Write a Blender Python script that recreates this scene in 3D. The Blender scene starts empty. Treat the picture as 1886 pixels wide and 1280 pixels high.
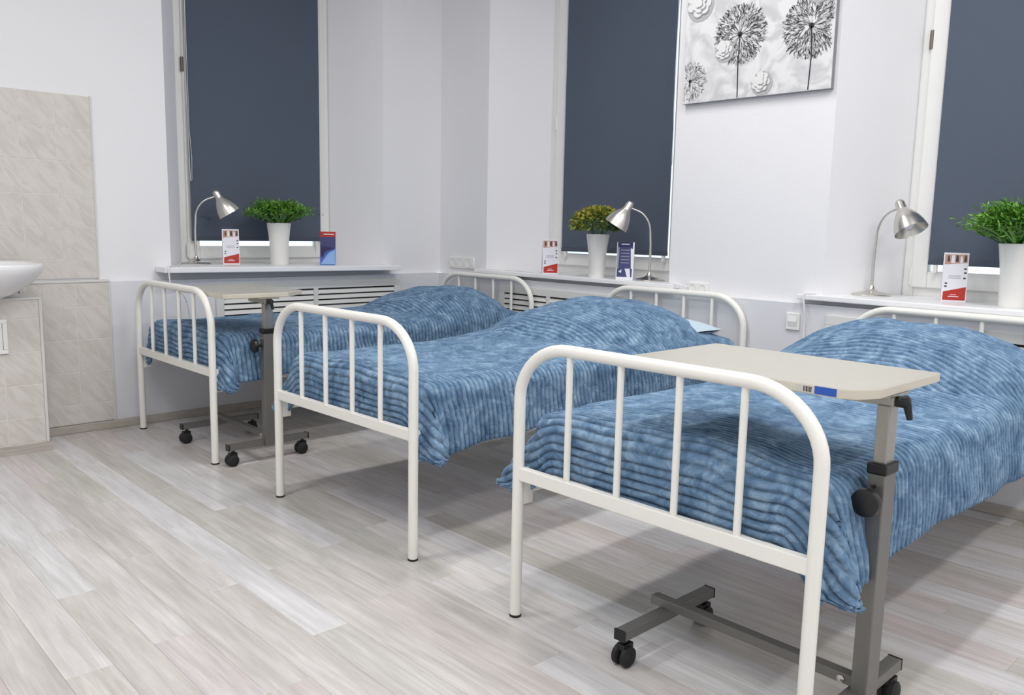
import bpy, bmesh, math, random
import numpy as np
from mathutils import Vector, Matrix

random.seed(7)
rng = np.random.default_rng(11)
scn = bpy.context.scene
COL = scn.collection
PI = math.pi

# ------------------------------------------------------------------ camera
cam_d = bpy.data.cameras.new('camera')
cam_d.sensor_width = 36.0
cam_d.lens = 1541.14 * 36.0 / 1886.0
cam_d.clip_start = 0.05
cam = bpy.data.objects.new('camera', cam_d)
COL.objects.link(cam)
_r = Vector((0.684607, 0.728629, 0.020334))
_u = Vector((-0.117441, 0.082728, 0.989628))
_f = Vector((-0.719389, 0.679894, -0.142207))
_m = Matrix(((_r.x, _u.x, -_f.x, 4.5492), (_r.y, _u.y, -_f.y, -3.5920), (_r.z, _u.z, -_f.z, 1.0839), (0, 0, 0, 1)))
cam.matrix_world = _m
scn.camera = cam

# ------------------------------------------------------------------ world, exposure
scn.view_settings.view_transform = 'Standard'
scn.view_settings.look = 'None'
scn.view_settings.gamma = 1.0
scn.view_settings.use_curve_mapping = False
scn.view_settings.exposure = 0.0
w = bpy.data.worlds.new('overcast_sky')
scn.world = w
w.use_nodes = True
bg = w.node_tree.nodes['Background']
bg.inputs['Color'].default_value = (0.86, 0.93, 1.0, 1)
bg.inputs['Strength'].default_value = 1.6

CEIL = 3.1
LIGHT_SPOTS = [(2.0, -1.2), (3.7, -1.2), (5.4, -1.2), (2.0, -3.45), (3.7, -3.45), (5.4, -3.45)]
LIGHT_W = 21.5
for i, (lx, ly) in enumerate(LIGHT_SPOTS):
    ld = bpy.data.lights.new('ceiling_panel_light', 'AREA')
    ld.shape = 'RECTANGLE'
    ld.size, ld.size_y = 0.14, 1.16
    ld.energy = LIGHT_W
    ld.color = (1.0, 0.985, 0.965)
    lo = bpy.data.objects.new('ceiling_panel_light', ld)
    lo.location = (lx, ly, CEIL - 0.075)
    COL.objects.link(lo)

# ------------------------------------------------------------------ helpers
def s2l(c):
    return tuple(((v / 255.0) / 12.92) if v / 255.0 <= 0.04045 else (((v / 255.0) + 0.055) / 1.055) ** 2.4 for v in c)

MATS = {}
def mat(name, rgb, rough=0.5, metal=0.0, spec=0.5, noise=None, bump=None, sheen=0.0):
    """rgb in sRGB 0-255; noise=(scale, amount, stretch xyz) varies the colour; bump=(scale, strength, distance)."""
    m = bpy.data.materials.new(name)
    m.use_nodes = True
    nt = m.node_tree
    b = nt.nodes['Principled BSDF']
    col = s2l(rgb)
    b.inputs['Base Color'].default_value = (*col, 1)
    b.inputs['Roughness'].default_value = rough
    b.inputs['Metallic'].default_value = metal
    b.inputs['Specular IOR Level'].default_value = spec
    if sheen:
        b.inputs['Sheen Weight'].default_value = sheen
        b.inputs['Sheen Roughness'].default_value = 0.4
    if noise or bump:
        tc = nt.nodes.new('ShaderNodeTexCoord')
    if noise:
        mp = nt.nodes.new('ShaderNodeMapping')
        mp.inputs['Scale'].default_value = noise[2] if len(noise) > 2 else (1, 1, 1)
        nt.links.new(tc.outputs['Object'], mp.inputs['Vector'])
        nz = nt.nodes.new('ShaderNodeTexNoise')
        nz.inputs['Scale'].default_value = noise[0]
        nz.inputs['Detail'].default_value = 4
        nt.links.new(mp.outputs['Vector'], nz.inputs['Vector'])
        rp = nt.nodes.new('ShaderNodeValToRGB')
        a = noise[1]
        rp.color_ramp.elements[0].position = 0.3
        rp.color_ramp.elements[1].position = 0.7
        rp.color_ramp.elements[0].color = tuple(c * (1 - a) for c in col) + (1,)
        rp.color_ramp.elements[1].color = tuple(min(1, c * (1 + a)) for c in col) + (1,)
        nt.links.new(nz.outputs['Fac'], rp.inputs['Fac'])
        nt.links.new(rp.outputs['Color'], b.inputs['Base Color'])
    if bump:
        nb = nt.nodes.new('ShaderNodeTexNoise')
        nb.inputs['Scale'].default_value = bump[0]
        nb.inputs['Detail'].default_value = 3
        nt.links.new(tc.outputs['Object'], nb.inputs['Vector'])
        bp = nt.nodes.new('ShaderNodeBump')
        bp.inputs['Strength'].default_value = bump[1]
        bp.inputs['Distance'].default_value = bump[2]
        nt.links.new(nb.outputs['Fac'], bp.inputs['Height'])
        nt.links.new(bp.outputs['Normal'], b.inputs['Normal'])
    MATS[name] = m
    return m

class MB:
    """Collects simple solids into one mesh."""
    def __init__(self):
        self.v = []; self.f = []
    def add(self, vs, fs):
        o = len(self.v)
        self.v.extend([tuple(p) for p in vs]); self.f.extend([tuple(i + o for i in q) for q in fs])
        return self
    def box(self, x0, x1, y0, y1, z0, z1):
        vs = [(x0, y0, z0), (x1, y0, z0), (x1, y1, z0), (x0, y1, z0), (x0, y0, z1), (x1, y0, z1), (x1, y1, z1), (x0, y1, z1)]
        return self.add(vs, [(0, 3, 2, 1), (4, 5, 6, 7), (0, 1, 5, 4), (1, 2, 6, 5), (2, 3, 7, 6), (3, 0, 4, 7)])
    def prism(self, poly, z0, z1):
        n = len(poly)
        a = sum(poly[i][0] * poly[(i + 1) % n][1] - poly[(i + 1) % n][0] * poly[i][1] for i in range(n))
        if a < 0: poly = poly[::-1]
        vs = [(x, y, z0) for x, y in poly] + [(x, y, z1) for x, y in poly]
        fs = [tuple(range(n - 1, -1, -1)), tuple(range(n, 2 * n))] + [(i, (i + 1) % n, n + (i + 1) % n, n + i) for i in range(n)]
        return self.add(vs, fs)
    def tube(self, pts, r, n=14, cap=True):
        pts = [Vector(p) for p in pts]
        rs = r if isinstance(r, (list, tuple)) else [r] * len(pts)
        t0 = (pts[1] - pts[0]).normalized()
        nrm = t0.orthogonal().normalized()
        o = len(self.v)
        prev = t0
        for i, p in enumerate(pts):
            if i == 0: t = t0
            elif i == len(pts) - 1: t = (pts[i] - pts[i - 1]).normalized()
            else: t = ((pts[i + 1] - p).normalized() + (p - pts[i - 1]).normalized()).normalized()
            q = prev.rotation_difference(t)
            nrm = (q @ nrm).normalized(); prev = t
            bn = t.cross(nrm)
            for k in range(n):
                a = 2 * PI * k / n
                self.v.append(tuple(p + (nrm * math.cos(a) + bn * math.sin(a)) * rs[i]))
        for i in range(len(pts) - 1):
            for k in range(n):
                a, b = o + i * n + k, o + i * n + (k + 1) % n
                self.f.append((a, b, b + n, a + n))
        if cap:
            self.f.append(tuple(o + k for k in range(n - 1, -1, -1)))
            e = o + (len(pts) - 1) * n
            self.f.append(tuple(e + k for k in range(n)))
        return self
    def lathe(self, prof, n=28, org=(0, 0, 0), axis=(0, 0, 1)):
        """prof: list of (radius, distance along the axis)."""
        ax = Vector(axis).normalized()
        e1 = ax.orthogonal().normalized(); e2 = ax.cross(e1)
        og = Vector(org); o = len(self.v)
        for r_, z_ in prof:
            for k in range(n):
                a = 2 * PI * k / n
                self.v.append(tuple(og + ax * z_ + (e1 * math.cos(a) + e2 * math.sin(a)) * max(r_, 1e-5)))
        for i in range(len(prof) - 1):
            for k in range(n):
                a, b = o + i * n + k, o + i * n + (k + 1) % n
                self.f.append((a, b, b + n, a + n))
        return self
    def build(self, name, m, parent=None, smooth=False, bevel=0.0, seg=2):
        me = bpy.data.meshes.new(name)
        me.from_pydata(self.v, [], self.f)
        if bevel > 0:
            bm = bmesh.new(); bm.from_mesh(me)
            bmesh.ops.bevel(bm, geom=[e for e in bm.edges if len(e.link_faces) == 2 and e.calc_face_angle(0) > 0.5], offset=bevel, segments=seg, profile=0.6, affect='EDGES', clamp_overlap=True)
            bm.to_mesh(me); bm.free()
        me.materials.append(m if not isinstance(m, str) else MATS[m])
        if smooth:
            me.polygons.foreach_set('use_smooth', [True] * len(me.polygons))
            me.update()
            try: me.set_sharp_from_angle(angle=math.radians(42))
            except Exception: pass
        o = bpy.data.objects.new(name, me)
        COL.objects.link(o)
        if parent: o.parent = parent
        return o

def tag(o, label=None, cat=None, group=None, kind=None):
    if label: o['label'] = label
    if cat: o['category'] = cat
    if group: o['group'] = group
    if kind: o['kind'] = kind
    return o

def empty(name, loc=(0, 0, 0), rz=0.0):
    o = bpy.data.objects.new(name, None)
    o.empty_display_size = 0.05
    o.location = loc; o.rotation_euler = (0, 0, rz)
    COL.objects.link(o)
    return o

def dup(root, loc, rz):
    """A copy of a thing with copies of its parts and sub-parts."""
    r = root.copy(); COL.objects.link(r); r.location = loc; r.rotation_euler = (0, 0, rz)
    for ch in list(root.children):
        c = ch.copy(); COL.objects.link(c); c.parent = r
        for g in list(ch.children):
            d = g.copy(); COL.objects.link(d); d.parent = c
    return r

def arc(cx, cz, rx, rz, a0, a1, n, y=0.0):
    return [(cx + rx * math.cos(a0 + (a1 - a0) * i / n), y, cz + rz * math.sin(a0 + (a1 - a0) * i / n)) for i in range(n + 1)]

# ------------------------------------------------------------------ materials
mat('wall_paint', (236, 236, 239), 0.75, bump=(90, 0.12, 0.004))
mat('lower_paint', (222, 223, 228), 0.55, bump=(60, 0.08, 0.003))
mat('ceiling_paint', (240, 240, 240), 0.8)
mat('plastic_white', (238, 238, 236), 0.32)
mat('sill_white', (242, 243, 246), 0.25)
mat('bed_paint', (238, 237, 231), 0.28)
mat('black_plastic', (16, 16, 18), 0.4)
mat('rubber', (24, 24, 26), 0.65)
mat('dark_steel', (122, 121, 118), 0.42, 0.5)
mat('grey_steel', (168, 166, 158), 0.32, 0.8)
mat('chrome', (200, 196, 190), 0.22, 1.0)
mat('nickel', (214, 211, 205), 0.27, 1.0)
mat('laminate', (174, 172, 164), 0.42, noise=(40, 0.02))
mat('laminate_edge', (204, 198, 184), 0.5)
mat('sticker_blue', (38, 84, 176), 0.4)
mat('sticker_pale', (196, 192, 184), 0.5)
mat('print_dark', (58, 52, 56), 0.6)
mat('print_grey', (150, 150, 158), 0.6)
mat('print_red', (182, 42, 26), 0.5)
mat('print_navy', (58, 62, 112), 0.5)
mat('print_blue', (70, 100, 190), 0.5)
mat('print_sky', (140, 180, 228), 0.5)
mat('print_skin', (190, 148, 132), 0.6)
mat('print_white', (228, 228, 236), 0.5)
mat('print_deep', (28, 28, 84), 0.5)
mat('card_white', (232, 232, 240), 0.5)
mat('ceramic', (238, 238, 240), 0.12)
mat('pot_white', (236, 235, 232), 0.22)
mat('soil', (52, 40, 30), 0.9)
mat('blind_fabric', (86, 95, 110), 0.8, spec=0.2, noise=(300, 0.05), bump=(600, 0.2, 0.001))
mat('blind_bar', (70, 78, 92), 0.6)
mat('slot_dark', (40, 38, 36), 0.8)
mat('slat_white', (222, 222, 220), 0.5)
mat('skirting', (178, 172, 164), 0.45, noise=(6, 0.12, (2, 2, 30)))
mat('grout', (222, 219, 214), 0.8)
mat('trim_plastic', (212, 211, 211), 0.4)
mat('mattress_fabric', (226, 226, 228), 0.8)
mat('pillow_fabric', (196, 216, 228), 0.8)
mat('hinge_metal', (120, 112, 104), 0.4, 0.7)
mat('light_frame', (235, 235, 235), 0.4)
mat('canvas_edge', (150, 150, 154), 0.8)
mat('ink_dark', (48, 48, 50), 0.9)
mat('ink_mid', (128, 128, 130), 0.9)
mat('ink_light', (178, 178, 180), 0.9)
mat('petal_light', (226, 226, 226), 0.9)
mat('petal_mid', (150, 150, 154), 0.9)

def diffuser_mat():
    m = bpy.data.materials.new('diffuser'); m.use_nodes = True
    b = m.node_tree.nodes['Principled BSDF']
    b.inputs['Base Color'].default_value = (0.9, 0.9, 0.9, 1)
    b.inputs['Emission Color'].default_value = (1, 0.985, 0.965, 1)
    b.inputs['Emission Strength'].default_value = 3.0
    MATS['diffuser'] = m
diffuser_mat()

def glass_mat():
    m = bpy.data.materials.new('window_glass'); m.use_nodes = True
    nt = m.node_tree; nt.nodes.clear()
    out = nt.nodes.new('ShaderNodeOutputMaterial')
    mx = nt.nodes.new('ShaderNodeMixShader')
    tr = nt.nodes.new('ShaderNodeBsdfTransparent'); tr.inputs['Color'].default_value = (0.93, 0.97, 0.97, 1)
    gl = nt.nodes.new('ShaderNodeBsdfGlossy'); gl.inputs['Roughness'].default_value = 0.02
    fr = nt.nodes.new('ShaderNodeFresnel'); fr.inputs['IOR'].default_value = 1.45
    nt.links.new(fr.outputs[0], mx.inputs[0]); nt.links.new(tr.outputs[0], mx.inputs[1]); nt.links.new(gl.outputs[0], mx.inputs[2])
    nt.links.new(mx.outputs[0], out.inputs[0])
    MATS['window_glass'] = m
glass_mat()

def plank_mat():
    m = bpy.data.materials.new('whitewashed_plank'); m.use_nodes = True
    nt = m.node_tree; L = nt.links.new
    b = nt.nodes['Principled BSDF']
    tc = nt.nodes.new('ShaderNodeTexCoord')
    oi = nt.nodes.new('ShaderNodeObjectInfo')
    mul = nt.nodes.new('ShaderNodeVectorMath'); mul.operation = 'SCALE'
    mul.inputs[0].default_value = (37.0, 53.0, 11.0)
    L(oi.outputs['Random'], mul.inputs['Scale'])
    addv = nt.nodes.new('ShaderNodeVectorMath'); addv.operation = 'ADD'
    L(tc.outputs['Object'], addv.inputs[0]); L(mul.outputs[0], addv.inputs[1])
    # tone of the plank
    rp = nt.nodes.new('ShaderNodeValToRGB')
    cr = rp.color_ramp
    cr.elements[0].position = 0.0; cr.elements[0].color = (*s2l((188, 184, 178)), 1)
    cr.elements[1].position = 1.0; cr.elements[1].color = (*s2l((218, 218, 219)), 1)
    for p, c in ((0.2, (210, 207, 206)), (0.4, (196, 194, 188)), (0.6, (206, 198, 198)), (0.8, (213, 212, 214))):
        e = cr.elements.new(p); e.color = (*s2l(c), 1)
    L(oi.outputs['Random'], rp.inputs['Fac'])
    # long pale grain
    mp = nt.nodes.new('ShaderNodeMapping'); mp.inputs['Scale'].default_value = (1.6, 26, 1)
    L(addv.outputs[0], mp.inputs['Vector'])
    n1 = nt.nodes.new('ShaderNodeTexNoise'); n1.inputs['Scale'].default_value = 2.0; n1.inputs['Detail'].default_value = 6; n1.inputs['Roughness'].default_value = 0.65
    n1.inputs['Distortion'].default_value = 0.6
    L(mp.outputs[0], n1.inputs['Vector'])
    g1 = nt.nodes.new('ShaderNodeValToRGB')
    g1.color_ramp.elements[0].position = 0.32; g1.color_ramp.elements[0].color = (0.80, 0.798, 0.793, 1)
    g1.color_ramp.elements[1].position = 0.68; g1.color_ramp.elements[1].color = (1.1, 1.1, 1.1, 1)
    L(n1.outputs['Fac'], g1.inputs['Fac'])
    mp2 = nt.nodes.new('ShaderNodeMapping'); mp2.inputs['Scale'].default_value = (2.2, 9, 1)
    L(addv.outputs[0], mp2.inputs['Vector'])
    n2 = nt.nodes.new('ShaderNodeTexNoise'); n2.inputs['Scale'].default_value = 1.3; n2.inputs['Detail'].default_value = 3
    L(mp2.outputs[0], n2.inputs['Vector'])
    g2 = nt.nodes.new('ShaderNodeValToRGB')
    g2.color_ramp.elements[0].position = 0.3; g2.color_ramp.elements[0].color = (0.9, 0.89, 0.88, 1)
    g2.color_ramp.elements[1].position = 0.7; g2.color_ramp.elements[1].color = (1.06, 1.06, 1.065, 1)
    L(n2.outputs['Fac'], g2.inputs['Fac'])
    m1 = nt.nodes.new('ShaderNodeMix'); m1.data_type = 'RGBA'; m1.blend_type = 'MULTIPLY'; m1.inputs['Factor'].default_value = 1.0
    L(rp.outputs[0], m1.inputs['A']); L(g1.outputs[0], m1.inputs['B'])
    m2 = nt.nodes.new('ShaderNodeMix'); m2.data_type = 'RGBA'; m2.blend_type = 'MULTIPLY'; m2.inputs['Factor'].default_value = 1.0
    L(m1.outputs['Result'], m2.inputs['A']); L(g2.outputs[0], m2.inputs['B'])
    L(m2.outputs['Result'], b.inputs['Base Color'])
    b.inputs['Roughness'].default_value = 0.30
    b.inputs['Specular IOR Level'].default_value = 0.5
    bp = nt.nodes.new('ShaderNodeBump'); bp.inputs['Strength'].default_value = 0.12; bp.inputs['Distance'].default_value = 0.002
    L(n1.outputs['Fac'], bp.inputs['Height']); L(bp.outputs[0], b.inputs['Normal'])
    MATS['plank'] = m
plank_mat()

def tile_mat():
    m = bpy.data.materials.new('marbled_tile'); m.use_nodes = True
    nt = m.node_tree; L = nt.links.new
    b = nt.nodes['Principled BSDF']
    tc = nt.nodes.new('ShaderNodeTexCoord')
    oi = nt.nodes.new('ShaderNodeObjectInfo')
    mul = nt.nodes.new('ShaderNodeVectorMath'); mul.operation = 'SCALE'; mul.inputs[0].default_value = (3.0, 17.0, 29.0)
    L(oi.outputs['Random'], mul.inputs['Scale'])
    addv = nt.nodes.new('ShaderNodeVectorMath'); addv.operation = 'ADD'
    L(tc.outputs['Object'], addv.inputs[0]); L(mul.outputs[0], addv.inputs[1])
    m0 = nt.nodes.new('ShaderNodeMapping'); m0.inputs['Rotation'].default_value = (math.radians(-40), 0, 0)
    L(addv.outputs[0], m0.inputs['Vector'])
    mp = nt.nodes.new('ShaderNodeMapping'); mp.inputs['Scale'].default_value = (1, 14, 3.5)
    L(m0.outputs[0], mp.inputs['Vector'])
    n1 = nt.nodes.new('ShaderNodeTexNoise'); n1.inputs['Scale'].default_value = 2.2; n1.inputs['Detail'].default_value = 5; n1.inputs['Distortion'].default_value = 1.2
    L(mp.outputs[0], n1.inputs['Vector'])
    rp = nt.nodes.new('ShaderNodeValToRGB')
    rp.color_ramp.elements[0].position = 0.33; rp.color_ramp.elements[0].color = (*s2l((202, 197, 190)), 1)
    rp.color_ramp.elements[1].position = 0.6; rp.color_ramp.elements[1].color = (*s2l((214, 210, 205)), 1)
    L(n1.outputs['Fac'], rp.inputs['Fac']); L(rp.outputs[0], b.inputs['Base Color'])
    b.inputs['Roughness'].default_value = 0.3
    bp = nt.nodes.new('ShaderNodeBump'); bp.inputs['Strength'].default_value = 0.15; bp.inputs['Distance'].default_value = 0.004
    L(n1.outputs['Fac'], bp.inputs['Height']); L(bp.outputs[0], b.inputs['Normal'])
    MATS['tile'] = m
tile_mat()

def fleece_mat():
    m = bpy.data.materials.new('blue_fleece'); m.use_nodes = True
    nt = m.node_tree; L = nt.links.new
    b = nt.nodes['Principled BSDF']
    tc = nt.nodes.new('ShaderNodeTexCoord')
    oi = nt.nodes.new('ShaderNodeObjectInfo')
    mul = nt.nodes.new('ShaderNodeVectorMath'); mul.operation = 'SCALE'; mul.inputs[0].default_value = (5.0, 7.0, 3.0)
    L(oi.outputs['Random'], mul.inputs['Scale'])
    addv = nt.nodes.new('ShaderNodeVectorMath'); addv.operation = 'ADD'
    L(tc.outputs['Object'], addv.inputs[0]); L(mul.outputs[0], addv.inputs[1])
    n1 = nt.nodes.new('ShaderNodeTexNoise'); n1.inputs['Scale'].default_value = 18; n1.inputs['Detail'].default_value = 6; n1.inputs['Roughness'].default_value = 0.66
    n1.inputs['Distortion'].default_value = 0.8
    L(addv.outputs[0], n1.inputs['Vector'])
    rp = nt.nodes.new('ShaderNodeValToRGB')
    cr = rp.color_ramp
    cr.elements[0].position = 0.3; cr.elements[0].color = (*s2l((64, 91, 121)), 1)
    cr.elements[1].position = 0.72; cr.elements[1].color = (*s2l((150, 176, 199)), 1)
    e = cr.elements.new(0.5); e.color = (*s2l((102, 131, 160)), 1)
    L(n1.outputs['Fac'], rp.inputs['Fac'])
    # groove shade put into the colour: each rib darkens towards its groove
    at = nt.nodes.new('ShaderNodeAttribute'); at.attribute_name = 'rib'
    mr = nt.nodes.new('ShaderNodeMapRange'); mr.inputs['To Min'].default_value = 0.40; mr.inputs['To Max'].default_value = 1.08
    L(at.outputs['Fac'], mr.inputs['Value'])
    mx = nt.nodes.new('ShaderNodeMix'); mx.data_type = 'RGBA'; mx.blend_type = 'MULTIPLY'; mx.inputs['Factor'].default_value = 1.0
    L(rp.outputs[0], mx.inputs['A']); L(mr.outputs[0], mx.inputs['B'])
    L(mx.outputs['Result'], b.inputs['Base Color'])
    b.inputs['Roughness'].default_value = 0.85
    b.inputs['Specular IOR Level'].default_value = 0.15
    b.inputs['Sheen Weight'].default_value = 0.35
    b.inputs['Sheen Roughness'].default_value = 0.45
    b.inputs['Sheen Tint'].default_value = (*s2l((170, 200, 230)), 1)
    nb = nt.nodes.new('ShaderNodeTexNoise'); nb.inputs['Scale'].default_value = 160; nb.inputs['Detail'].default_value = 4
    L(tc.outputs['Object'], nb.inputs['Vector'])
    bp = nt.nodes.new('ShaderNodeBump'); bp.inputs['Strength'].default_value = 0.5; bp.inputs['Distance'].default_value = 0.004
    L(nb.outputs['Fac'], bp.inputs['Height']); L(bp.outputs[0], b.inputs['Normal'])
    MATS['fleece'] = m
fleece_mat()

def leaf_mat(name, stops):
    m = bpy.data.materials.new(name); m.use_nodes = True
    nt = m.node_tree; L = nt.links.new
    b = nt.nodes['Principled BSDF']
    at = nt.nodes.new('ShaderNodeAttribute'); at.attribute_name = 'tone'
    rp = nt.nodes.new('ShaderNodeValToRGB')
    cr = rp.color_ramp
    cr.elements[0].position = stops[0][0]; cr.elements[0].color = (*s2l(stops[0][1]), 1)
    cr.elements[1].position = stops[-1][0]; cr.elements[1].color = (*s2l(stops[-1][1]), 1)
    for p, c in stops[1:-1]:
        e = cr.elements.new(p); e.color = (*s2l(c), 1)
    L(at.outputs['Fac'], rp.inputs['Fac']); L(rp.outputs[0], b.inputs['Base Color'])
    b.inputs['Roughness'].default_value = 0.5
    MATS[name] = m
leaf_mat('grass_leaf', [(0.0, (48, 100, 24)), (0.5, (92, 150, 44)), (1.0, (140, 186, 76))])
leaf_mat('mixed_leaf', [(0.0, (56, 92, 44)), (0.45, (100, 124, 50)), (0.7, (158, 152, 54)), (1.0, (190, 164, 66))])

def canvas_mat():
    m = bpy.data.materials.new('canvas_print'); m.use_nodes = True
    nt = m.node_tree; L = nt.links.new
    b = nt.nodes['Principled BSDF']
    tc = nt.nodes.new('ShaderNodeTexCoord')
    n1 = nt.nodes.new('ShaderNodeTexNoise'); n1.inputs['Scale'].default_value = 6; n1.inputs['Detail'].default_value = 2; n1.inputs['Distortion'].default_value = 2.5
    L(tc.outputs['Object'], n1.inputs['Vector'])
    rp = nt.nodes.new('ShaderNodeValToRGB')
    rp.color_ramp.elements[0].position = 0.38; rp.color_ramp.elements[0].color = (*s2l((200, 200, 203)), 1)
    rp.color_ramp.elements[1].position = 0.6; rp.color_ramp.elements[1].color = (*s2l((226, 226, 228)), 1)
    L(n1.outputs['Fac'], rp.inputs['Fac']); L(rp.outputs[0], b.inputs['Base Color'])
    b.inputs['Roughness'].default_value = 0.8
    MATS['canvas'] = m
canvas_mat()

# ------------------------------------------------------------------ the room shell
ROOM_X, ROOM_Y = 6.3, -5.2
ZW = 0.7646
UP = 0.04
def struct(o): o['kind'] = 'structure'; return o

# floor with single planks
floor = struct(MB().box(-0.5, ROOM_X + 0.2, ROOM_Y - 0.2, 0.5, -0.12, -0.004).build('floor', mat('floor_bed', (190, 187, 184), 0.6)))
PW, PL = 0.11, 1.02
pm = MB().box(-PL / 2 + 0.0002, PL / 2 - 0.0002, -PW / 2 + 0.0002, PW / 2 - 0.0002, -0.004, 0.0).build('plank', 'plank', floor, bevel=0.0006, seg=1)
plank_first = True
rest = MB()
rows = int(abs(ROOM_Y) / PW) + 1
offs = 0.0
for j in range(rows):
    y = -PW / 2 - j * PW
    offs = (offs + 0.37 + 0.2 * random.random()) % 1.0
    x = -offs * PL
    while x < ROOM_X:
        x0, x1 = max(x, 0.0), min(x + PL, ROOM_X)
        xc = (x0 + x1) / 2
        if x1 - x0 > 0.02:
            near = y > -3.75 and x0 < 5.0 - max(0.0, (-y - 2.3)) * 0.9
            if near:
                if plank_first: o = pm; plank_first = False
                else: o = pm.copy(); COL.objects.link(o)
                o.parent = floor
                o.location = (xc, y, 0)
                o.scale = ((x1 - x0) / PL, 1, 1)
            else:
                rest.box(x0 + 0.0005, x1 - 0.0005, y - PW / 2 + 0.0005, y + PW / 2 - 0.0005, -0.004, 0.0)
        x += PL
tag(rest.build('plank_field', 'plank', floor), kind='stuff')

struct(MB().box(-0.5, ROOM_X + 0.2, ROOM_Y - 0.2, 0.5, CEIL, CEIL + 0.1).build('ceiling', 'ceiling_paint'))

# far wall (y = 0): windows 2 and 3 ; left wall (x = 0): window 1
OPEN_B = [(0.445, 0.675, 1.755, 1.90), (2.75, 2.96, 4.04, 4.24)]
FR = 0.38; BACK = 0.50
wf = MB()
wf.prism([(-UP, UP), (0.445, UP), (0.675, FR), (0.675, BACK), (-UP, BACK)], ZW, CEIL)
wf.prism([(1.90, UP), (2.75, UP), (2.96, FR), (2.96, BACK), (1.755, BACK), (1.755, FR)], ZW, CEIL)
wf.prism([(4.24, UP), (ROOM_X, UP), (ROOM_X, BACK), (4.04, BACK), (4.04, FR)], ZW, CEIL)
for a, b, c, d in OPEN_B:
    wf.prism([(a, UP), (d, UP), (c, FR), (c, BACK), (b, BACK), (b, FR)], 2.78, CEIL)
wall_far = struct(wf.build('wall_far', 'wall_paint'))
wl = MB().box(0, ROOM_X, 0, BACK, 0, ZW)
for a, b, c, d in OPEN_B:
    wl.prism([(a, UP), (d, UP), (c, FR), (c, BACK), (b, BACK), (b, FR)], ZW, 0.784)
wl.build('lower_wall', 'lower_paint', wall_far)

wa = MB()
wa.prism([(-UP, BACK), (-UP, -0.43), (-FR, -0.62), (-BACK, -0.62), (-BACK, BACK)], ZW, CEIL)
wa.prism([(-UP, -1.815), (-UP, ROOM_Y), (-BACK, ROOM_Y), (-BACK, -1.62), (-FR, -1.62)], ZW, CEIL)
wa.prism([(-UP, -1.815), (-UP, -0.43), (-FR, -0.62), (-BACK, -0.62), (-BACK, -1.62), (-FR, -1.62)], 2.78, CEIL)
wall_left = struct(wa.build('wall_left', 'wall_paint'))
wl = MB().box(-BACK, 0, ROOM_Y, 0.0, 0, ZW)
wl.prism([(-UP, -1.815), (-UP, -0.43), (-FR, -0.62), (-BACK, -0.62), (-BACK, -1.62), (-FR, -1.62)], ZW, 0.798)
wl.build('lower_wall', 'lower_paint', wall_left)
struct(MB().box(ROOM_X, ROOM_X + 0.2, ROOM_Y - 0.2, BACK, 0, CEIL).build('wall_right', 'wall_paint'))
struct(MB().box(-BACK, ROOM_X, ROOM_Y - 0.2, ROOM_Y, 0, CEIL).build('wall_near', 'wall_paint'))

# skirting
def skirting(name, x0, x1, y0, y1):
    o = MB().box(x0, x1, y0, y1, 0, 0.042).build(name, 'skirting', bevel=0.004)
    return struct(o)
skirting('baseboard_left', 0.0, 0.016, -2.50, 0.0)
skirting('baseboard_far', 0.016, ROOM_X, -0.016, 0.0)

# wall tiles, each one a piece
TILE_MESH = {}
def tile(parent, x, y0, y1, z0, z1):
    k = (round(y1 - y0, 4), round(z1 - z0, 4))
    g = 0.0016
    if k not in TILE_MESH:
        hw, hh = (y1 - y0) / 2 - g, (z1 - z0) / 2 - g
        o = MB().box(0, 0.007, -hw, hw, -hh, hh).build('tile', 'tile', parent, bevel=0.001, seg=1)
        TILE_MESH[k] = o.data
    else:
        o = bpy.data.objects.new('tile', TILE_MESH[k]); COL.objects.link(o); o.parent = parent
    o.location = (x, (y0 + y1) / 2, (z0 + z1) / 2)
    return o
MB().box(-UP, -UP + 0.0088, -3.32, -2.192, 0.785, 1.683).build('grout', 'grout', wall_left)
MB().box(0, 0.0088, -2.56, -2.158, 0.045, ZW).build('grout', 'grout', wall_left)
ups_z = [1.683 - 0.161 * i for i in range(6)] + [0.787]
ups_y = [-2.192 - 0.162 * i for i in range(8)]
for i in range(len(ups_z) - 1):
    for j in range(len(ups_y) - 1):
        tile(wall_left, -UP + 0.003, ups_y[j + 1], ups_y[j], ups_z[i + 1], ups_z[i])
low_z = [0.762, 0.644, 0.478, 0.312, 0.146, 0.045]
low_y = [-2.158, -2.314, -2.470, -2.53]
for i in range(len(low_z) - 1):
    for j in range(len(low_y) - 1):
        tile(wall_left, 0.003, low_y[j + 1], low_y[j], low_z[i + 1], low_z[i])
MB().box(-UP, 0.014, -3.3, -2.15, ZW, 0.776).build('ledge_trim', 'trim_plastic', wall_left, bevel=0.003)
MB().box(-UP, -UP + 0.012, -2.192, -2.186, 0.776, 1.687).build('edge_trim', 'trim_plastic', wall_left)
MB().box(0.0, 0.012, -2.158, -2.151, 0.042, ZW).build('edge_trim', 'trim_plastic', wall_left)

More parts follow.
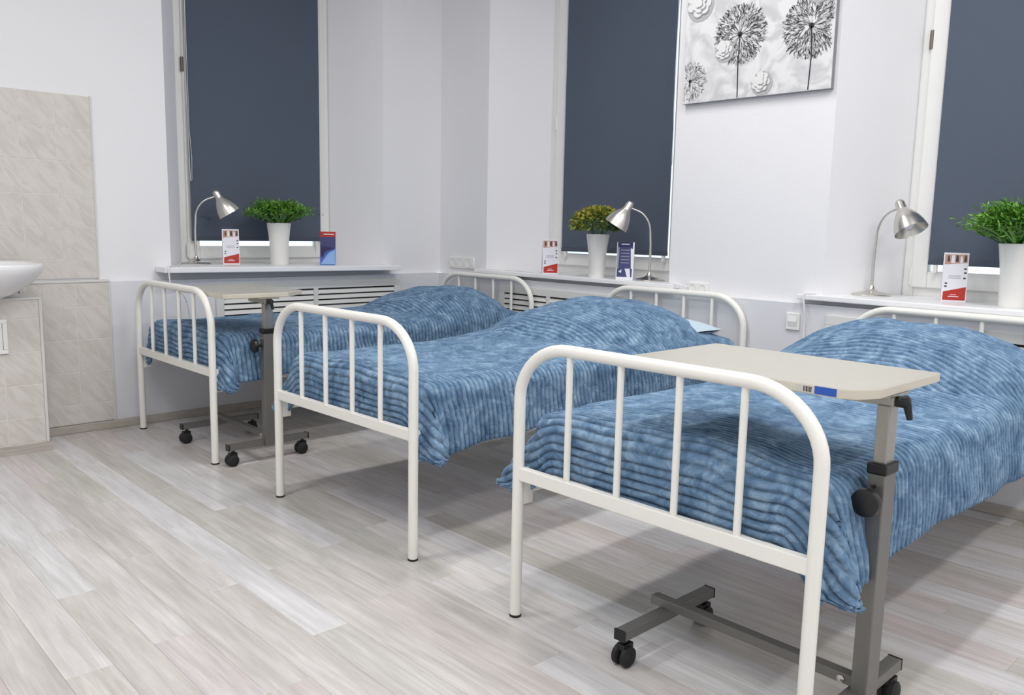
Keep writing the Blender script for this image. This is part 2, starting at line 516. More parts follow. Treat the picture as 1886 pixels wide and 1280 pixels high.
# ------------------------------------------------------------------ windows
def window(name, loc, rz, hl, hr, blind_l, blind_r, blind_z, label, hinge_l, hinge_z, handle_x=None):
    """Local x runs to the right as seen from the room, y outwards."""
    w_ = struct(empty(name, loc, rz))
    zb, zt = 0.80 if rz == 0 else 0.81, 2.79
    m = MB()
    for x0, x1, z0, z1 in ((hl, hl + 0.05, zb, zt), (hr - 0.05, hr, zb, zt), (hl + 0.05, hr - 0.05, zb, zb + 0.055), (hl + 0.05, hr - 0.05, zt - 0.06, zt)):
        m.box(x0, x1, FR + 0.015, FR + 0.09, z0, z1)
    m.build('window_frame', 'plastic_white', w_, bevel=0.004)
    m = MB()
    a, b = hl + 0.042, hr - 0.042
    zs = zb + 0.05
    for x0, x1, z0, z1 in ((a, a + 0.07, zs, zt - 0.05), (b - 0.07, b, zs, zt - 0.05), (a + 0.07, b - 0.07, zs, zs + 0.075), (a + 0.07, b - 0.07, zt - 0.125, zt - 0.05)):
        m.box(x0, x1, FR - 0.002, FR + 0.05, z0, z1)
    m.build('sash', 'plastic_white', w_, bevel=0.006)
    MB().box(a + 0.06, b - 0.06, FR + 0.02, FR + 0.026, zs + 0.07, zt - 0.12).build('pane', 'window_glass', w_)
    for hz in (hinge_z, zb + 0.10):
        h = MB().tube([(hl + 0.042, FR + 0.002, hz - 0.04), (hl + 0.042, FR + 0.002, hz + 0.04)], 0.009, 10)
        h.build('hinge', 'hinge_metal' if hz > 1.9 else 'plastic_white', w_, smooth=True)
    if handle_x is not None:
        h = MB().box(handle_x - 0.012, handle_x + 0.012, FR - 0.014, FR, 1.30, 1.36)
        h.tube([(handle_x, FR - 0.01, 1.34), (handle_x, FR - 0.05, 1.34), (handle_x, FR - 0.055, 1.36), (handle_x, FR - 0.055, 1.45)], 0.009, 10)
        h.build('handle', 'plastic_white', w_, smooth=True)
    return w_

def blind(loc, rz, x0, x1, z0, label, chain_x, chain_z):
    r = empty('roller_blind', loc, rz)
    y = 0.352
    n = 10
    f = MB()
    vs = []; fs = []
    for i in range(n + 1):
        for z in (z0, 2.76):
            xx = x0 + (x1 - x0) * i / n
            vs.append((xx, y + 0.0015 * math.sin(i * 1.3), z))
    o0 = len(vs)
    vs += [(a, b + 0.0012, c) for a, b, c in vs]
    for i in range(n):
        fs.append((2 * i, 2 * i + 2, 2 * i + 3, 2 * i + 1))
        fs.append((o0 + 2 * i, o0 + 2 * i + 1, o0 + 2 * i + 3, o0 + 2 * i + 2))
    f.add(vs, fs).build('fabric', 'blind_fabric', r, smooth=True)
    MB().box(x0, x1, y - 0.005, y + 0.006, z0 - 0.001, z0 + 0.022).build('bottom_bar', 'blind_bar', r, bevel=0.003)
    MB().tube([(x0 - 0.02, y, 2.74), (x1 + 0.02, y, 2.74)], 0.02, 12).build('roller_tube', 'plastic_white', r, smooth=True)
    p = [(chain_x, y - 0.012, 2.72)] + [(chain_x + 0.004 * math.sin(k), y - 0.012, 2.72 - (2.72 - chain_z) * k / 8) for k in range(1, 9)]
    p += [(chain_x + 0.004, y - 0.018, chain_z - 0.008), (chain_x + 0.009, y - 0.022, chain_z), (chain_x + 0.012, y - 0.022, chain_z + 0.12), (chain_x + 0.003, y - 0.020, chain_z + 0.3), (chain_x + 0.003, y - 0.016, 2.72)]
    MB().tube(p, 0.0013, 6).build('pull_chain', 'plastic_white', r, smooth=True)
    for gx in (x0 + 0.03, x1 - 0.03):
        MB().box(gx - 0.008, gx + 0.008, y - 0.003, y + 0.014, z0 - 0.035, z0 + 0.0).build('guide_clip', 'plastic_white', r)
    tag(r, label, 'blind', 'slate roller blinds')
    return r

window('window_1', (0, -1.12, 0), PI / 2, -0.50, 0.50, 0, 0, 0, '', True, 1.97)
window('window_2', (1.215, 0, 0), 0, -0.54, 0.54, 0, 0, 0, '', True, 1.75, handle_x=0.487)
window('window_3', (3.50, 0, 0), 0, -0.54, 0.54, 0, 0, 0, '', True, 1.94)
blind((0, -1.12, 0), PI / 2, -0.445, 0.41, 0.968, 'slate grey roller blind on the window beside the tiled wall', -0.452, 1.32)
blind((1.215, 0, 0), 0, -0.393, 0.437, 0.940, 'slate grey roller blind between the room corner and the dandelion picture', 0.447, 1.45)
blind((3.50, 0, 0), 0, -0.418, 0.43, 0.957, 'slate grey roller blind above the headboard of the nearest bed', 0.44, 1.45)

# ------------------------------------------------------------------ window sills
def zA(y): return 0.838 - (y + 1.9) * 0.009
def sill(name, poly, z1, th, label, tilt=False):
    m = MB().prism(poly, 0, 1)
    m.v = [(x, y, ((zA(y) if tilt else z1) - (0 if z > 0.5 else th))) for x, y, z in m.v]
    o = m.build(name, 'sill_white', bevel=0.005)
    return tag(o, label, 'window sill')
sill('window_sill', [(0.10, -1.90), (0.10, -0.385), (-UP, -0.385), (-UP, -0.432), (-FR - 0.01, -0.622), (-FR - 0.01, -1.618), (-UP, -1.813), (-UP, -1.90)], 0, 0.030, 'white window sill holding the lamp and grass pot nearest the tiled wall', True)
ZB = 0.81
sill('window_sill', [(0.40, -0.025), (1.97, -0.025), (1.97, UP), (1.90, UP), (1.757, FR + 0.01), (0.673, FR + 0.01), (0.443, UP), (0.40, UP)], ZB, 0.025, 'white window sill holding the yellowish leafy plant')
sill('window_sill', [(2.66, -0.025), (4.34, -0.025), (4.34, UP), (4.242, UP), (4.042, FR + 0.01), (2.958, FR + 0.01), (2.748, UP), (2.66, UP)], ZB, 0.025, 'white window sill behind the headboard of the nearest bed')

# ------------------------------------------------------------------ radiator grilles
def grille(loc, rz, x0, x1, bays, z0, z1, label):
    """Local x along the wall, y outwards (negative y is into the room)."""
    r = empty('radiator_grille', loc, rz)
    b = 0.045
    m = MB()
    for a in ((x0 - b, x1 + b, z1, z1 + b), (x0 - b, x1 + b, z0 - b, z0), (x0 - b, x0, z0, z1), (x1, x1 + b, z0, z1)):
        m.box(a[0], a[1], -0.014, 0.0, a[2], a[3])
    m.build('frame', 'slat_white', r, bevel=0.003)
    MB().box(x0, x1, -0.0015, -0.0005, z0, z1).build('backing', 'slot_dark', r)
    w_ = (x1 - x0) / bays
    for k in range(1, bays):
        MB().box(x0 + k * w_ - 0.014, x0 + k * w_ + 0.014, -0.016, -0.0015, z0, z1).build('mullion', 'slat_white', r, bevel=0.002)
    sp = 0.0325
    n = int((z1 - z0) / sp)
    sm = None
    for k in range(bays):
        for i in range(n):
            zc = z1 - sp * 0.62 - i * sp
            if sm is None:
                q = MB()
                hw = w_ / 2 - 0.0005
                q.add([(-hw, -0.013, -0.0125), (hw, -0.013, -0.0125), (hw, -0.0025, 0.010), (-hw, -0.0025, 0.010), (-hw, -0.010, -0.0145), (hw, -0.010, -0.0145), (hw, -0.0005, 0.008), (-hw, -0.0005, 0.008)],
                      [(0, 1, 2, 3), (7, 6, 5, 4), (0, 4, 5, 1), (3, 2, 6, 7), (0, 3, 7, 4), (1, 5, 6, 2)])
                o = q.build('slat', 'slat_white', r); sm = o.data
            else:
                o = bpy.data.objects.new('slat', sm); COL.objects.link(o); o.parent = r
            o.location = (x0 + (k + 0.5) * w_, 0, zc)
    tag(r, label, 'grille', 'louvred radiator covers')
    return r
grille((0, 0, 0), PI / 2, -1.545, -0.377, 2, 0.40, 0.690, 'white louvred radiator grille on the tiled wall side behind the farthest bed')
grille((0, 0, 0), 0, 0.678, 1.842, 3, 0.40, 0.678, 'white louvred radiator grille between the headboards of the two farther beds')
grille((0, 0, 0), 0, 2.846, 4.00, 2, 0.40, 0.680, 'white louvred radiator grille behind the headboard of the nearest bed')

# ------------------------------------------------------------------ tiled plinth, basin, vent
pl = empty('tiled_plinth', (0, 0, 0))
MB().box(0.0185, 0.2658, -3.30, -2.537, 0.0, 0.712).build('body', 'grout', pl)
cz = [0.708, 0.625, 0.472, 0.319, 0.166, 0.045]
cy = [-2.545, -2.700, -2.860, -3.02, -3.18, -3.30]
for i in range(len(cz) - 1):
    for j in range(len(cy) - 1):
        tile(pl, 0.260, cy[j + 1], cy[j], cz[i + 1], cz[i])
MB().box(0.255, 0.272, -2.546, -2.533, 0.042, 0.712).build('edge_trim', 'trim_plastic', pl, bevel=0.003)
MB().box(0.0185, 0.272, -3.30, -2.533, 0.712, 0.722).build('top_trim', 'trim_plastic', pl, bevel=0.003)
MB().box(0.2658, 0.280, -3.30, -2.537, 0.0, 0.042).box(0.0185, 0.28, -2.537, -2.521, 0, 0.042).build('skirting', 'skirting', pl)
tag(pl, 'beige tile-clad plinth under the white washbasin', 'plinth')

bs = empty('washbasin', (0.275, -2.83, 0.0))
m = MB()
NA = 48
prof = [(0.30, 0.728), (0.42, 0.723), (0.62, 0.748), (0.84, 0.792), (0.97, 0.836), (1.0, 0.860), (1.0, 0.874), (0.985, 0.880), (0.93, 0.878), (0.86, 0.865), (0.70, 0.806), (0.45, 0.768), (0.12, 0.760)]
vs = []; fs = []
for rr_, z_ in prof:
    for k in range(NA):
        a = 2 * PI * k / NA
        x_ = math.copysign(abs(math.cos(a)) ** 0.85, math.cos(a)) * 0.25 * rr_
        y_ = math.copysign(abs(math.sin(a)) ** 0.85, math.sin(a)) * 0.30 * rr_
        vs.append((x_, y_, z_))
for i in range(len(prof) - 1):
    for k in range(NA):
        a, b = i * NA + k, i * NA + (k + 1) % NA
        fs.append((a, b, b + NA, a + NA))
fs.append(tuple(range(NA - 1, -1, -1))); fs.append(tuple((len(prof) - 1) * NA + k for k in range(NA)))
m.add(vs, fs).build('bowl', 'ceramic', bs, smooth=True)
MB().lathe([(0, 0.763), (0.024, 0.763), (0.024, 0.7655), (0.0, 0.766)], 20).build('drain', 'chrome', bs, smooth=True)
tag(bs, 'white ceramic washbasin on the tiled plinth', 'washbasin')

vg = empty('vent_grille', (0.267, -2.765, 0.55))
m = MB()
for a in ((-0.085, 0.085, 0.06, 0.078), (-0.085, 0.085, -0.078, -0.06), (-0.085, -0.066, -0.06, 0.06), (0.066, 0.085, -0.06, 0.06)):
    m.box(0, 0.010, a[0], a[1], a[2], a[3])
m.build('frame', 'plastic_white', vg, bevel=0.003)
MB().box(0.0, 0.002, -0.066, 0.066, -0.06, 0.06).build('backing', 'slot_dark', vg)
for k in range(5):
    MB().box(0.002, 0.008, -0.066 + k * 0.0268, -0.066 + k * 0.0268 + 0.023, -0.06, 0.06).build('slat', 'plastic_white', vg)
tag(vg, 'small white slotted vent grille in the tiled plinth', 'vent grille')

# ------------------------------------------------------------------ beds
BW, BL = 0.86, 1.996
TR = 0.016
def arch(top, y):
    rx, rz = 0.17, 0.15
    h = BW / 2
    p = [(-h, y, 0.005), (-h, y, 0.2), (-h, y, 0.45)]
    p += [(-h + rx - rx * math.cos(a), y, top - rz + rz * math.sin(a)) for a in [PI / 2 * i / 12 for i in range(13)]]
    p += [(h - rx + rx * math.sin(a), y, top - rz + rz * math.cos(a)) for a in [PI / 2 * i / 12 for i in range(13)]]
    p += [(h, y, 0.45), (h, y, 0.2), (h, y, 0.005)]
    return p
def make_bed():
    r = empty('hospital_bed')
    for nm, y, top in (('footboard', 0.0, 0.774), ('headboard', BL, 0.772)):
        fb = MB().tube(arch(top, y), TR, 18).build(nm, 'bed_paint', r, smooth=True)
        sgn = 1 if y == 0 else -1
        m = MB().box(-BW / 2 + 0.006, BW / 2 - 0.006, y - 0.010, y + 0.012, 0.398, 0.4345)
        m.build('cross_rail', 'bed_paint', fb, bevel=0.003)
        for u in (-0.2917, -0.0987, 0.0987, 0.2917):
            MB().tube([(u * BW, y, 0.43), (u * BW, y, top - 0.006)], 0.0088, 12).build('spindle', 'bed_paint', fb, smooth=True)
        for sx in (-1, 1):
            MB().lathe([(0, 0), (0.0168, 0), (0.0172, 0.003), (0.0168, 0.007), (0, 0.007)], 16, (sx * BW / 2, y, 0)).build('foot_cap', 'rubber', fb, smooth=True)
            MB().box(sx * (BW / 2 - 0.008) - 0.003, sx * (BW / 2 - 0.008) + 0.003, y + (0.012 if sgn > 0 else -0.048), y + (0.048 if sgn > 0 else -0.012), 0.325, 0.43).build('hook_plate', 'bed_paint', fb, bevel=0.002)
    for sx in (-1, 1):
        x = sx * (BW / 2 - 0.014)
        MB().box(x - 0.0025, x + 0.0025, 0.03, BL - 0.03, 0.358, 0.402).box(min(x, x - sx * 0.035), max(x, x - sx * 0.035), 0.03, BL - 0.03, 0.3965, 0.402).build('side_rail', 'bed_paint', r)
    for k in range(8):
        y = 0.18 + k * (BL - 0.36) / 7
        MB().box(-BW / 2 + 0.016, BW / 2 - 0.016, y - 0.02, y + 0.02, 0.372, 0.392).build('slat', 'bed_paint', r)
    return r
BEDS = [((0.5504, -2.0478, 0), 0.0088), ((2.0089, -2.0328, 0), 0.0205), ((3.3753, -2.0400, 0), 0.0049)]
bl = ['white tubular metal hospital bed farthest away, beside the tiled wall',
      'white tubular metal hospital bed in the middle of the row of three',
      'white tubular metal hospital bed nearest to the viewer, under the large beige table']
bed0 = make_bed()
for i, (loc, rz) in enumerate(BEDS):
    b_ = bed0 if i == 0 else dup(bed0, loc, rz)
    b_.location = loc; b_.rotation_euler = (0, 0, rz)
    tag(b_, bl[i], 'bed', 'white hospital beds')

# mattresses
ml = ['white mattress hidden under the blanket of the farthest bed', 'white mattress hidden under the blanket of the middle bed', 'white mattress hidden under the blanket of the nearest bed']
mtm = MB().box(-0.405, 0.405, 0.055, 1.955, 0.0, 0.150)
mt0 = mtm.build('mattress', 'mattress_fabric', bevel=0.04, seg=3)
for i, (loc, rz) in enumerate(BEDS):
    o = mt0 if i == 0 else mt0.copy()
    if i: COL.objects.link(o)
    o.location = (loc[0], loc[1], 0.4025); o.rotation_euler = (0, 0, rz)
    tag(o, ml[i], 'mattress', 'mattresses')

# ------------------------------------------------------------------ ribbed fleece blankets
def vnoise(x, y, seed):
    """smooth value noise on arrays"""
    g = np.random.default_rng(seed).random((64, 64))
    xi = np.floor(x).astype(int); yi = np.floor(y).astype(int)
    fx = x - xi; fy = y - yi
    fx = fx * fx * (3 - 2 * fx); fy = fy * fy * (3 - 2 * fy)
    a = g[xi % 64, yi % 64]; b = g[(xi + 1) % 64, yi % 64]; c = g[xi % 64, (yi + 1) % 64]; d = g[(xi + 1) % 64, (yi + 1) % 64]
    return (a * (1 - fx) + b * fx) * (1 - fy) + (c * (1 - fx) + d * fx) * fy - 0.5

def blanket(i, ztop, pil, side_l, side_r, foot_drop, seed, label):
    """Cloth coordinates: t across (both hems), s along from the foot drop to the head."""
    lam = 0.0220
    RHO = 0.055
    WF = 0.437 - RHO
    Y0 = 0.036 + RHO
    s_head = 1.925
    b_max = foot_drop + RHO * (PI / 2 - 1)
    ns = int((s_head - Y0 + b_max) / lam * 7)
    S = np.linspace(Y0 - b_max, s_head, ns)
    nt_side = 20; nt_top = 44
    aL = np.linspace(1, 0, nt_side, endpoint=False); aR = np.linspace(0, 1, nt_side + 1)[1:]
    T = np.concatenate([-1 - aL, np.linspace(-1, 1, nt_top), 1 + aR])     # |T|>1 : the overhang, in fractions
    SS, TT = np.meshgrid(S, T, indexing='ij')
    hem = vnoise(SS * 3.0, np.sign(TT) * 3 + 10, seed) * 0.03 + vnoise(SS * 9.0, np.sign(TT) * 3 + 20, seed + 1) * 0.01
    # hem length along each side: (at the foot, at the head)
    lf, lh = side_l; rf_, rh = side_r
    k = np.clip(SS / s_head, 0, 1)
    ext = np.where(TT < 0, lf + (lh - lf) * k, rf_ + (rh - rf_) * k) + hem
    a = np.where(np.abs(TT) > 1, (np.abs(TT) - 1) * ext, 0.0)
    cst = np.clip((np.abs(TT) - 0.86) / 0.30, 0, 1); cst = cst * cst * (3 - 2 * cst)
    b = np.maximum(0.0, Y0 - SS) * (1 + 0.5 * cst)
    tx = np.clip(TT, -1, 1) * WF
    hyp = np.hypot(a, b)
    mcap = 0.262 + hem * 0.5
    mdist = np.where((a > 0) & (b > 0), -np.log(np.exp(-70 * hyp) + np.exp(-70 * mcap)) / 70 * np.where(hyp < 0.05, 0, 1) + np.where(hyp < 0.05, hyp, 0), np.maximum(a, b))
    th = np.arctan2(b, np.maximum(a, 1e-9)); th = np.where(mdist < 1e-9, 0, th)
    ang = np.minimum(mdist / RHO, PI / 2)
    out = RHO * np.sin(ang); down = RHO * (1 - np.cos(ang)) + np.maximum(0, mdist - RHO * PI / 2)
    ox = out * np.cos(th); oy = out * np.sin(th)
    sg = np.sign(TT)
    both = (a > 0) & (b > 0)
    hang = np.maximum(0, down - RHO)
    X = tx + sg * np.where(a > 0, ox, 0)
    Y = np.maximum(SS, Y0) - np.where(b > 0, np.where(a > 0, oy, out), 0)
    # corner flaps: the spare cloth folds out sideways, behind the bed leg
    w2 = np.where(both, np.sin(2 * th), 0.0)
    flare = hang * (np.where(TT < 0, (0.25, 0.60, 0.66)[i], 0.30) * np.abs(w2) ** 0.7 + 0.12 * np.where(both, np.sin(10 * th) * w2, 0))
    X = X + sg * flare
    Y = Y + np.where(both, hang * (0.16 * np.sin(4 * th) + 0.08 * np.cos(12 * th)) * w2 + 0.010 * w2, 0)
    # leave the bed leg outside: side cloth near the foot swings out a bit
    near = np.exp(-((SS - 0.10) / 0.12) ** 2) * (a > 0)
    X = X + sg * near * np.clip(hang / 0.15, 0, 1) * 0.018
    # gentle folds in the hanging sides
    fold = vnoise(SS * 5 + 3, np.abs(TT) * 0.6 + np.where(TT > 0, 7, 0), seed + 2) * 0.03 + np.sin(SS * 23 + seed) * 0.004
    X = X + sg * np.where((a > 0) & (b <= 0), np.clip(hang / 0.12, 0, 1) * (fold + 0.012), 0)
    # top surface: mattress, gentle sag and crown, pillow
    px, py, pa, pw, pl_ = pil
    crown = 0.018 * (1 - np.clip(np.abs(tx) / WF, 0, 1) ** 2)
    wav = vnoise(tx * 6 + 5, SS * 4, seed + 3) * 0.014 + vnoise(tx * 14, SS * 11, seed + 4) * 0.005
    fade = np.clip(1 - down / 0.05, 0, 1)
    xr = (X - px) / pw
    yr = (SS - py) / np.where(SS < py, pl_[0], pl_[1])
    q = np.abs(xr) ** 2.6 + np.abs(yr) ** 2.2
    bump_ = pa * np.clip(1 - q, 0, 1) ** 0.75
    skirt = pa * 0.28 * np.exp(-np.maximum(0, np.sqrt(q) - 0.6) ** 2 * 4.5)
    bump_ = np.maximum(bump_, skirt) * np.where(np.abs(TT) > 1, np.clip(1 - down / 0.12, 0, 1), 1) * np.clip((s_head + 0.02 - SS) / 0.10, 0, 1) ** 0.5
    lump = vnoise(X * 7 + 2, SS * 7 + 4, seed + 5) * 0.03 * np.clip(bump_ / 0.1, 0, 1)
    Z = ztop - down + (crown + wav) * fade + bump_ + lump * fade
    # rib relief
    sw = SS + vnoise(TT * 3 + 11, SS * 5, seed + 6) * 0.016 + vnoise(TT * 9 + 31, SS * 12, seed + 8) * 0.005
    ph = (sw / lam) % 1.0
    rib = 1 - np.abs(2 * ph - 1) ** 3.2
    crush = 0.55 + 0.9 * np.clip(vnoise(TT * 5, SS * 6, seed + 7) + 0.45, 0, 1)
    amp = 0.0080 * np.clip(crush, 0.35, 1.2)
    flat_ = np.clip(1 - np.abs(TT) ** 6, 0, 1) * np.clip((SS - 0.12) / 0.15, 0, 1) * np.clip((1.05 - SS) / 0.15, 0, 1)
    flat_ = 1 - flat_ * np.clip(0.55 + 1.1 * vnoise(TT * 2.5 + 4, SS * 4 + 9, seed + 9), 0, 0.85)
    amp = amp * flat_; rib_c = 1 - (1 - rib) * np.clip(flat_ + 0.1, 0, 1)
    P = np.stack([X, Y, Z], -1)
    ds = np.gradient(P, axis=0); dt = np.gradient(P, axis=1)
    nrm = np.cross(dt, ds)
    ln = np.linalg.norm(nrm, axis=-1, keepdims=True); nrm = nrm / np.maximum(ln, 1e-9)
    mid = nrm[ns // 2, len(T) // 2, 2]
    if mid < 0: nrm = -nrm
    P = P + nrm * (amp * rib)[..., None]
    nT = len(T)
    idx = np.arange(ns * nT).reshape(ns, nT)
    F = np.stack([idx[:-1, :-1], idx[:-1, 1:], idx[1:, 1:], idx[1:, :-1]], -1).reshape(-1, 4)
    me = bpy.data.meshes.new('blanket')
    me.from_pydata(P.reshape(-1, 3).tolist(), [], F.tolist())
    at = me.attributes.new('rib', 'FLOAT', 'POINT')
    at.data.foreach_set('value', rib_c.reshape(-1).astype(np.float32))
    me.materials.append(MATS['fleece'])
    me.polygons.foreach_set('use_smooth', [True] * len(me.polygons))
    me.update()
    o = bpy.data.objects.new('blanket', me); COL.objects.link(o)
    md = o.modifiers.new('thickness', 'SOLIDIFY'); md.thickness = 0.008; md.offset = -1
    loc, rz = BEDS[i]
    o.location = loc; o.rotation_euler = (0, 0, rz)
    tag(o, label, 'blanket', 'blue ribbed fleece blankets')
    return o
blanket(0, 0.566, (0.02, 1.66, 0.125, 0.43, (0.50, 0.30)), (0.20, 0.20), (0.235, 0.20), 0.150, 3,
        'ribbed blue fleece blanket on the farthest bed, next to the tiled wall')
blanket(1, 0.570, (-0.06, 1.54, 0.155, 0.46, (0.62, 0.42)), (0.23, 0.20), (0.255, 0.21), 0.150, 17,
        'ribbed blue fleece blanket on the middle bed of the three')
blanket(2, 0.576, (0.0, 1.56, 0.175, 0.47, (0.55, 0.40)), (0.235, 0.22), (0.235, 0.25), 0.150, 29,
        'ribbed blue fleece blanket on the nearest bed, under the large beige table')

# pillows that peep out at the head end
def pillow(i, x, y, z, label, hw=0.30, hl=0.2):
    n = 20
    vs = []; fs = []
    for side in (1, -1):
        for a in range(n + 1):
            for b in range(n + 1):
                u = -1 + 2 * a / n; v = -1 + 2 * b / n
                t = (max(0, 1 - abs(u) ** 3) * max(0, 1 - abs(v) ** 3)) ** 0.6
                pinch = 1 - 0.05 * (1 - abs(u * v))
                vs.append((u * hw * pinch, v * hl * pinch, side * (0.003 + 0.05 * t)))
    N = (n + 1) ** 2
    for s_ in range(2):
        for a in range(n):
            for b in range(n):
                q = [s_ * N + a * (n + 1) + b, s_ * N + (a + 1) * (n + 1) + b, s_ * N + (a + 1) * (n + 1) + b + 1, s_ * N + a * (n + 1) + b + 1]
                fs.append(tuple(q if s_ == 0 else q[::-1]))
    o = MB().add(vs, fs).build('pillow', 'pillow_fabric', smooth=True)
    loc, rz = BEDS[i]
    o.location = (loc[0] + x, loc[1] + y, z); o.rotation_euler = (0, 0, rz)
    return tag(o, label, 'pillow', 'pillows under the blankets')
pillow(1, 0.03, 1.77, 0.612, 'pale blue pillow peeping out at the head of the middle bed', hw=0.285, hl=0.17)

# ------------------------------------------------------------------ overbed tables
def make_table(top_z, poly, root, stickers):
    r = root
    zt = top_z - 0.021
    tt = MB().prism(poly, zt, top_z).build('tabletop', 'laminate', r, bevel=0.003)
    tt.data.materials.append(MATS['laminate_edge'])
    for f_ in tt.data.polygons:
        if abs(f_.normal.z) < 0.5: f_.material_index = 1
    if stickers:
        y = min(p[1] for p in poly)
        MB().box(0.188, 0.234, y - 0.0008, y + 0.001, zt + 0.003, top_z - 0.002).build('sticker', 'sticker_blue', tt)
        MB().box(0.146, 0.184, y - 0.0006, y + 0.001, zt + 0.003, top_z - 0.003).build('barcode_label', 'sticker_pale', tt)
        bx_ = 0.164
        for k, wd in enumerate((0.002, 0.001, 0.003, 0.001, 0.002, 0.002)):
            MB().box(bx_, bx_ + wd, y - 0.0010, y + 0.001, zt + 0.005, top_z - 0.005).build('barcode_bar', 'print_dark', tt)
            bx_ += wd + 0.0013
    px = 0.270
    # post: outer sleeve, inner tube
    MB().box(px - 0.018, px + 0.018, -0.028, 0.030, 0.070, 0.600).build('outer_post', 'dark_steel', r, bevel=0.003)
    MB().box(px - 0.0135, px + 0.0135, -0.020, 0.022, 0.600, zt - 0.026).build('inner_post', 'grey_steel', r, bevel=0.002)
    MB().box(px - 0.021, px + 0.021, -0.031, 0.033, 0.588, 0.612).build('collar', 'black_plastic', r, bevel=0.004)
    # height knob on the sleeve
    hk = MB().lathe([(0, 0.0), (0.007, 0.0), (0.007, 0.022), (0.020, 0.024), (0.029, 0.028), (0.031, 0.036), (0.029, 0.046), (0.018, 0.051), (0, 0.052)], 24, (px - 0.002, -0.026, 0.535), (0, -1, 0))
    hk.build('height_knob', 'black_plastic', r, smooth=True)
    MB().tube([(px - 0.002, -0.027, 0.565), (px - 0.002, -0.033, 0.565)], 0.006, 12).build('screw', 'chrome', r, smooth=True)
    # bracket and tilt knob
    b = MB().box(px - 0.16, px + 0.022, -0.05, 0.05, zt - 0.006, zt - 0.0003)
    b.box(px - 0.15, px + 0.018, -0.016, 0.016, zt - 0.028, zt - 0.006)
    b.build('bracket', 'grey_steel', r, bevel=0.0015)
    k = MB().tube([(px + 0.016, 0.0, zt - 0.017), (px + 0.042, 0.0, zt - 0.017)], 0.012, 14)
    k.tube([(px + 0.034, -0.004, zt - 0.005), (px + 0.038, 0.002, zt - 0.022), (px + 0.044, 0.006, zt - 0.052)], [0.008, 0.009, 0.006], 10)
    k.build('tilt_knob', 'black_plastic', r, smooth=True)
    # base
    MB().box(-0.300, px - 0.018, -0.014, 0.016, 0.098, 0.122).build('base_bar', 'dark_steel', r, bevel=0.002)
    for x in (-0.255, 0.258):
        ft = MB().box(x - 0.016, x + 0.016, -0.195, 0.195, 0.072, 0.098).build('foot_bar', 'dark_steel', r, bevel=0.002)
        for y in (-0.193, 0.193):
            MB().box(x - 0.0165, x + 0.0165, min(y, y + math.copysign(0.006, y)), max(y, y + math.copysign(0.006, y)), 0.0715, 0.0985).build('end_cap', 'black_plastic', ft)
    MB().lathe([(0, 0), (0.009, 0), (0.009, 0.006), (0.004, 0.010), (0, 0.010)], 12, (px - 0.045, -0.014, 0.110), (0, -1, 0)).build('bolt', 'chrome', r, smooth=True)
    for x in (-0.255, 0.258):
        for y in (-0.172, 0.172):
            c = MB().tube([(x, y, 0.072), (x, y, 0.058)], 0.008, 10)
            c.box(x - 0.013, x + 0.013, y - 0.020, y + 0.016, 0.040, 0.060)
            cc = c.build('caster', 'black_plastic', r, bevel=0.003)
            for sx in (-1, 1):
                MB().lathe([(0, -0.0085), (0.022, -0.0085), (0.0265, -0.005), (0.0265, 0.005), (0.022, 0.0085), (0, 0.0085)], 22, (x + sx * 0.0135, y - 0.006, 0.0268), (1, 0, 0)).build('wheel', 'rubber', cc, smooth=True)
    return r
t3 = empty('overbed_table', (3.575, -1.845, 0))
make_table(0.782, [(-0.292, -0.162), (0.240, -0.162), (0.268, -0.145), (0.292, -0.095), (0.292, 0.216), (-0.292, 0.216)], t3, True)
tag(t3, 'beige wheeled overbed table with a blue sticker standing over the nearest bed', 'table', 'wheeled overbed tables')
t1 = empty('overbed_table', (0.797, -1.822, 0))
make_table(0.771, [(-0.292, -0.200), (0.262, -0.200), (0.278, -0.185), (0.285, 0.10), (0.20, 0.215), (-0.292, 0.215)], t1, False)
tag(t1, 'wheeled overbed table with grey metal stand over the farthest bed', 'table', 'wheeled overbed tables')

